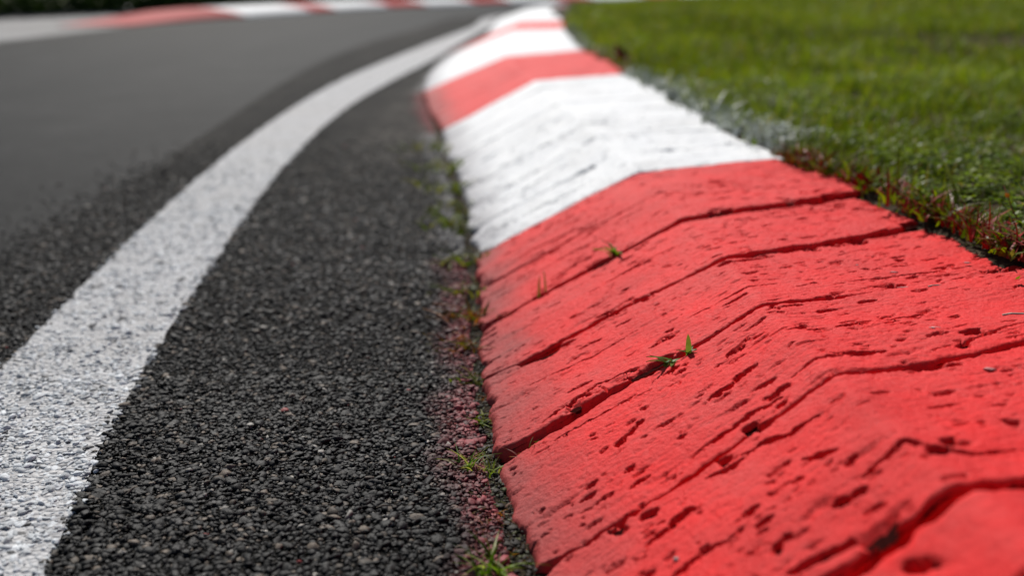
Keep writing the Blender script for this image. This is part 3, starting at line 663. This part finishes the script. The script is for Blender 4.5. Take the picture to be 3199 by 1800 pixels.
# ------------------------------------------------------------------ weeds in the joints and the gutter
def one_blade(name, parent, base, direc, h, w, lean, col, seg=6, face=None):
    """a single folded, arching blade as its own mesh"""
    t = np.linspace(0, 1, seg + 1); d = np.array([math.cos(direc), math.sin(direc), 0]); fa = direc + math.pi / 2 if face is None else face
    e = np.array([math.cos(fa), math.sin(fa), 0])
    c = np.array(base)[None] + d[None] * (lean * h * t ** 1.8)[:, None] + np.array([0, 0, 1])[None] * (h * (t - .35 * lean * t ** 2.2))[:, None]
    ww = w * .5 * np.sin(np.clip(.28 + t * .72, 0, 1) * math.pi) ** .7
    V = np.stack([c - e * ww[:, None] + [0, 0, w * .15], c, c + e * ww[:, None] + [0, 0, w * .15]], 1).reshape(-1, 3)
    return mesh_obj(name, V, grid_faces(seg + 1, 3), M_LEAF, parent, smooth=True, col=np.array(col)[None] * np.full(3 * (seg + 1), .95)[:, None])
def tuft(loc, n, h, spread, cols, label, wid=.0016, lean=(.3, 1.1), seed=0, dirs=None, name='grass_tuft'):
    r = random.Random(seed); root = empty(name, tuple(float(x) for x in loc)); tag(root, label, 'weed')
    for i in range(n):
        a = r.uniform(0, 6.283) if dirs is None else r.gauss(*dirs)
        c = r.choice(cols); k = r.uniform(.75, 1.25)
        one_blade('blade', root, (r.gauss(0, spread), r.gauss(0, spread), -.004), a, h * r.uniform(.5, 1.15), wid * r.uniform(.7, 1.4), r.uniform(*lean), [x * k for x in c], face=r.uniform(0, 3.14))
    return root
GR = [(.10, .19, .02), (.14, .23, .035), (.075, .14, .015)]; PALE = [(.30, .34, .17), (.17, .25, .06), (.36, .36, .22)]; RUST = [(.20, .06, .025), (.15, .09, .03), (.24, .10, .05)]
def gp(x, y, z=-.006): return (x * U, y * U, z)
tuft(gp(-.03, 1.545), 30, .040, .006, GR + PALE[:1], 'bright green grass tuft in the gutter where the slab joint with a pebble ends', .0026, (.4, 1.3), 1)['label'] = 'broad bladed bright green grass tuft, largest weed in the gutter by the kerb'
tuft(gp(-.095, 1.96), 26, .030, .005, PALE + GR, 'pale fine grass tuft on the pink edged asphalt beside the gutter', .0016, (.4, 1.4), 2)
tuft(gp(-.045, 1.945), 20, .022, .004, PALE, 'straw pale spiky tuft in the gutter at the mouth of a wide kerb joint', .0015, (.4, 1.5), 3)
tuft(gp(-.078, 2.20), 30, .016, .006, [(.13, .16, .02), (.08, .13, .015), (.17, .17, .03)], 'low mossy yellow green weed cushion in the gutter', .0026, (.7, 1.7), 4)
tuft(gp(-.03, 1.74), 30, .014, .007, RUST, 'low rusty brown dried weed in the gutter', .002, (.7, 1.7), 5)
tuft(surf(-4.06, .078) - [0, 0, .006], 16, .014, .004, [(.16, .22, .06), (.10, .17, .03)], 'tiny green tuft rooted inside the wide joint of the red kerb', .0013, (.5, 1.5), 6)
tuft(surf(-4.06, .05) - [0, 0, .008], 14, .012, .005, [(.42, .05, .05), (.30, .10, .09), (.36, .22, .20)], 'small red painted weed inside the wide joint of the red kerb', .0016, (.6, 1.5), 7)
tuft(surf(-1.95, .335), 12, .024, .004, GR, 'leafy green sprig growing from a joint high on the red slope', .0046, (.8, 1.6), 8)
tuft(surf(-1.99, .09) - [0, 0, .010], 18, .014, .012, [(.10, .10, .02), (.06, .07, .015), (.14, .06, .03)], 'dark mossy weed filling a joint low on the red slope', .002, (.6, 1.6), 9)
# two thin stalks
for q, (uu_, vv_, hh, lab) in enumerate(((-1.95, .146, .030, 'left'), (-1.95, .163, .032, 'right'))):
    o = one_blade('grass_stalk', None, (0, 0, -.006), 1.3 + q, hh * 1.15, .0032, .12, (.13, .11, .02)); o.location = tuple(float(x) for x in surf(uu_, vv_))
    tag(o, 'thin upright yellowish stalk, one of a pair standing in a joint of the red slope', 'weed', 'pair of thin stalks in the red slope')
# the sprig in the sharp joint: a low fan of leaves and one upright leaf
root = empty('leaf_sprig', tuple(float(x) for x in surf(-4.03, .315))); tag(root, 'low fan of small green leaves lying along a joint of the red kerb', 'weed')
for i, (a, h, ln) in enumerate(((3.5, .016, 1.5), (3.0, .018, 1.6), (2.6, .014, 1.4), (.3, .013, 1.5), (-.2, .015, 1.6), (4.4, .012, 1.6), (.9, .010, 1.3))):
    one_blade('leaf', root, (random.gauss(0, .004), random.gauss(0, .002), -.001), a, h, .0046, ln, random.choice(GR))
root = empty('leaf_sprig', tuple(float(x) for x in surf(-4.03, .352))); tag(root, 'upright broad green leaf with short leaves at its foot in the kerb joint', 'weed')
one_blade('leaf', root, (0, 0, -.002), 2.0, .023, .0062, .12, (.17, .24, .09), face=.2)
for i, (a, h, ln) in enumerate(((.2, .011, 1.3), (-.6, .010, 1.5), (2.9, .009, 1.5), (1.0, .010, 1.0))): one_blade('leaf', root, (random.gauss(0, .002), random.gauss(0, .002), -.001), a, h, .004, ln, GR[2])
# moss and weeds farther up the gutter
spots = [(2.45, 'small'), (2.70, 'ragged'), (2.95, 'brownish'), (3.25, 'thin'), (3.62, 'bright'), (4.2, 'dark'), (4.55, 'mossy'), (5.0, 'low'), (5.6, 'bushy'), (6.3, 'olive')]
for i, (y, adj) in enumerate(spots):
    place = 'red' if y < 3.6 else ('white' if y > 3.7 else 'meeting of red and white')
    cl = RUST + [(.10, .12, .02)] if adj in ('brownish', 'ragged') else [(.10, .13, .02), (.07, .10, .018), (.15, .14, .03)]
    tuft(gp(float(x_kerb(y)) - .022 - (.02 if i % 2 else 0), y, -.006), 34, .020 + .007 * (i % 3) + .002 * i, .012 + .0034 * i, cl, f'{adj} weed patch in the gutter at the foot of the {place} kerb section' if place != 'meeting of red and white' else 'bright green weed in the gutter where red meets white kerb', .0034 + .0004 * i, (.5, 1.6), 40 + i)
tuft(gp(-.06, 1.83, -.008), 22, .016, .007, [(.11, .10, .02), (.07, .09, .015)], 'olive moss clump in the gutter just below the straw pale tuft', .0022, (.6, 1.6), 61)
tuft(gp(.0, 1.63, -.008), 18, .013, .006, RUST + [(.09, .10, .02)], 'brown and olive weed in the gutter between rusty weed and the largest tuft', .002, (.6, 1.6), 62)
tuft(gp(-.085, 2.08, -.008), 20, .014, .007, [(.10, .12, .02), (.14, .12, .04)], 'small olive weed in the gutter just above the fine pale tuft', .002, (.6, 1.6), 63)
tuft(gp(-.082, 2.33, -.008), 18, .012, .008, RUST, 'reddish brown weed scrap in the gutter above the mossy cushion', .002, (.6, 1.6), 64)
tuft(gp(-.20, 2.68, -.003), 16, .010, .010, [(.12, .11, .04), (.09, .10, .02)], 'sparse olive weed on the asphalt just off the gutter', .002, (.8, 1.7), 60)
# lawn edge: clump and thin red stalk beside the bare soil
e = surf(-3.05, 1.0); tuft(e + np.array([.012, .005, -.012]), 22, .045, .008, GR + RUST[:1], 'upright green clump at the lawn edge beside the bare soil patch', .0026, (.2, .8), 71)
e = surf(-3.7, 1.0); tuft(e + np.array([.05, .03, -.01]), 40, .035, .02, GR, 'dense green clump overhanging the kerb end beyond the bare soil patch', .0036, (.5, 1.3), 72)
def tube(name, pts, r, mat, parent=None, n=6, col=None):
    pts = np.array(pts, float); V = []; 
    rr = np.full(len(pts), r) if np.isscalar(r) else np.array(r)
    for i, p in enumerate(pts):
        d = pts[min(i + 1, len(pts) - 1)] - pts[max(i - 1, 0)]; d /= np.linalg.norm(d); a = np.cross(d, [.3, .2, 1]); a /= np.linalg.norm(a); b = np.cross(d, a)
        for k in range(n): V.append(p + rr[i] * (math.cos(k * 6.2832 / n) * a + math.sin(k * 6.2832 / n) * b))
    F = []
    for i in range(len(pts) - 1):
        for k in range(n): F.append((i*n+k, i*n+(k+1) % n, (i+1)*n+(k+1) % n, (i+1)*n+k))
    V += [pts[0], pts[-1]]; a, b = len(V) - 2, len(V) - 1
    for k in range(n): F.append((a, (k+1) % n, k, a)); F.append((b, (len(pts)-1)*n+k, (len(pts)-1)*n+(k+1) % n, b))
    me = bpy.data.meshes.new(name); me.from_pydata([tuple(v) for v in V], [], [tuple(dict.fromkeys(f)) for f in F]); me.update()
    me.polygons.foreach_set('use_smooth', np.ones(len(me.polygons), bool)); me.materials.append(mat)
    o = bpy.data.objects.new(name, me); COL.objects.link(o)
    if parent: o.parent = parent
    return o
root = empty('weed_stalk', tuple(float(x) for x in surf(-3.75, 1.0) + np.array([.06, .02, -.01]))); tag(root, 'thin leaning dark red stalk with small leaves at the lawn edge', 'weed')
tube('stem', [(0, 0, 0), (-.012, .01, .025), (-.026, .02, .05), (-.036, .03, .078)], [.0012, .001, .0008, .0004], M_DEAD, root)
for i, (z, a) in enumerate(((.02, .3), (.034, 3.4), (.05, 1.2), (.064, 4.0))): one_blade('leaf', root, (-.5 * z, .4 * z, z), a, .012, .005, 1.2, RUST[0] if i % 2 else GR[1])

# ------------------------------------------------------------------ loose bits lying on the kerb
def on_kerb(u, v, dz=.001):
    p = surf(u, v); p[2] += float(relief(np.array([[u]]), np.array([[v]]), math.floor(u), None)[0, 0]) + dz; return p
def chip(u, v, a, b, h, rot, mat, label, name, cat='chip'):
    r = np.random.default_rng(int(abs(u * 100)) + int(v * 1000)); V0, F0 = ico(2); V = V0.copy()
    for k in range(8):
        d = r.normal(size=3); d /= np.linalg.norm(d); V -= np.maximum(V @ d - r.uniform(.5, .85), 0)[:, None] * d
    V = V * (1 + .35 * np.sin(V0[:, :1] * 5 + V0[:, 1:2] * 4)) * np.array([a * .75, b * .75, h * .5]); V[:, 2] += (V[:, 0] / a) ** 2 * h * .35; c, s = math.cos(rot), math.sin(rot); V = np.stack([V[:, 0]*c - V[:, 1]*s, V[:, 0]*s + V[:, 1]*c, V[:, 2]], 1)
    o = mesh_obj(name, V, F0, mat); o.location = tuple(float(x) for x in on_kerb(u, v, -h * .1)); tag(o, label, cat); return o
chip(-3.83, .922, .0065, .003, .0015, .3, M_CHIP, 'curled pale flake lying near the grassy end of the red kerb', 'paint_flake')
chip(-3.56, .728, .003, .002, .0014, .1, M_CHIP, 'tiny whitish grit grain beside a small pit on the red top', 'grit_grain')
chip(-3.80, .77, .0065, .0025, .0018, .2, M_CHIP, 'pinkish white splinter lying on the red top just behind a joint', 'paint_flake')
chip(-4.04, .75, .010, .0032, .0022, .15, M_CHIP, 'long pale flake wedged in the joint across the red top', 'paint_flake')
chip(-4.67, .704, .0075, .0042, .0022, .05, M_CHIP, 'rounded pinkish chip casting a small shadow on the red top', 'paint_flake')
chip(-5.16, .702, .009, .0045, .0026, .1, M_CHIP, 'large blurred pale flake on the red top beside a wide pit', 'paint_flake')
chip(-5.44, .184, .004, .0035, .003, .4, mat_simple('grey_grit', [(.3, (.16, .14, .14)), (.7, (.34, .30, .30))], 300, .8), 'small grey pebble resting on the red slope', 'pebble', 'pebble')
chip(-4.42, .86, .007, .0045, .0018, .2, M_RED, 'upturned curl of red paint on the red top', 'paint_flake')
def twig(u, v, L, rot, r, label):
    p = on_kerb(u, v, r * .9); o = tube('dry_twig', [(-L*.5, 0, 0), (-L*.2, L*.03, r*.5), (L*.15, -L*.02, r*.6), (L*.5, L*.02, 0)], [r*.8, r, r*.9, r*.5], M_TWIG)
    o.location = tuple(float(x) for x in p); o.rotation_euler = (0, 0, rot); tag(o, label, 'twig')
twig(-4.68, .846, .030, .05, .0014, 'pale straight dry twig lying across the red top near the lawn')
twig(-4.82, .786, .028, -.05, .0013, 'brownish dry twig beside a dark triangular pit on the red top')
twig(-4.12, .80, .018, .3, .0009, 'short thin dry twig next to the joint on the red top')
# brown dead leaf on the lawn edge
def dead_leaf():
    n = 9; s = np.linspace(0, 1, n); w = np.linspace(-1, 1, 7); S, W = np.meshgrid(s, w, indexing='ij')
    hw = .03 * np.sin(S ** .8 * math.pi) ** .8 * (1 + .12 * np.sin(S * 25)); X = (S - .5) * .09; Y = W * hw; Z = .022 * W ** 2 * np.sin(S * 3) + .02 * (S - .5) ** 2 * 4 + .006
    V = np.stack([X, Y, Z], -1).reshape(-1, 3); o = mesh_obj('dead_leaf', V, grid_faces(n, 7), M_DEAD, smooth=True)
    md = o.modifiers.new('thickness', 'SOLIDIFY'); md.thickness = .0008
    p = surf(10.2, 1.0); o.location = (float(p[0]) + .015, float(p[1]), float(p[2]) + .016); o.scale = (1.3, 1.3, 1.3); o.rotation_euler = (.5, -.5, 1.9)
    tag(o, 'curled brown dead leaf at the lawn edge beside the second red section', 'leaf')
dead_leaf()

# ------------------------------------------------------------------ hedge beyond the run-off
HG_PTS = np.array([(-30, 24.5), (-22, 28), (-16.3, 33.5), (-12.9, 41), (-10.5, 50), (-8.2, 60), (-5, 74), (0, 92)], float)
def hedge():
    root = empty('hedge', (float(HG_PTS[2, 0] * U), float(HG_PTS[2, 1] * U), -.06)); tag(root, 'dark green dense hedge beyond the far striped kerb', 'hedge')
    org = np.array(root.location); L = np.concatenate([[0], np.cumsum(np.linalg.norm(np.diff(HG_PTS, axis=0), axis=1))])
    n = 42000; s = RNG.uniform(0, L[-1], n); c = np.stack([np.interp(s, L, HG_PTS[:, k]) for k in (0, 1)], 1) * U
    T = np.stack([np.interp(s + .2, L, HG_PTS[:, k]) - np.interp(s - .2, L, HG_PTS[:, k]) for k in (0, 1)], 1); T /= np.linalg.norm(T, axis=1, keepdims=True); Nn = np.stack([-T[:, 1], T[:, 0]], 1)
    top = 2.3 + .45 * fbm(s * .35, s * 0, 181, 3); z = top * RNG.random(n) ** 1.5
    dep = .05 + .9 * RNG.random(n) ** 1.0 + .25 * noise(s * .9, z * 1.6, 182)
    P = np.concatenate([c + Nn * dep[:, None], z[:, None]], 1) - org
    k = noise(s * 1.2, z * 2.2, 183) > -.8; P = P[k]; n = len(P)
    d = RNG.normal(size=(n, 3)); d /= np.linalg.norm(d, axis=1, keepdims=True); e = np.cross(d, RNG.normal(size=(n, 3))); e /= np.linalg.norm(e, axis=1, keepdims=True)
    r = RNG.uniform(.045, .10, n)[:, None]
    V = np.stack([P - d * r, P + e * r * .55, P + d * r * 1.1, P - e * r * .55], 1).reshape(-1, 3)
    F = np.arange(4 * n).reshape(-1, 4); C = np.repeat(np.array((.030, .060, .014)) * RNG.uniform(.5, 1.5, (n, 1)), 4, 0)
    f = mesh_obj('foliage', V, F, M_LEAF, root, col=C)
    for q in np.arange(1, L[-1], 2.2):
        b = np.array([np.interp(q, L, HG_PTS[:, k]) for k in (0, 1)]) * U; x, y = b - org[:2]; x -= .7 * .9
        tube('stem', [(x, y + .3, -.02), (x + .05, y + .32, .7), (x - .04, y + .3, 1.4), (x + .02, y + .33, 2.0)], [.05, .04, .03, .015], M_WOOD, root)
hedge()
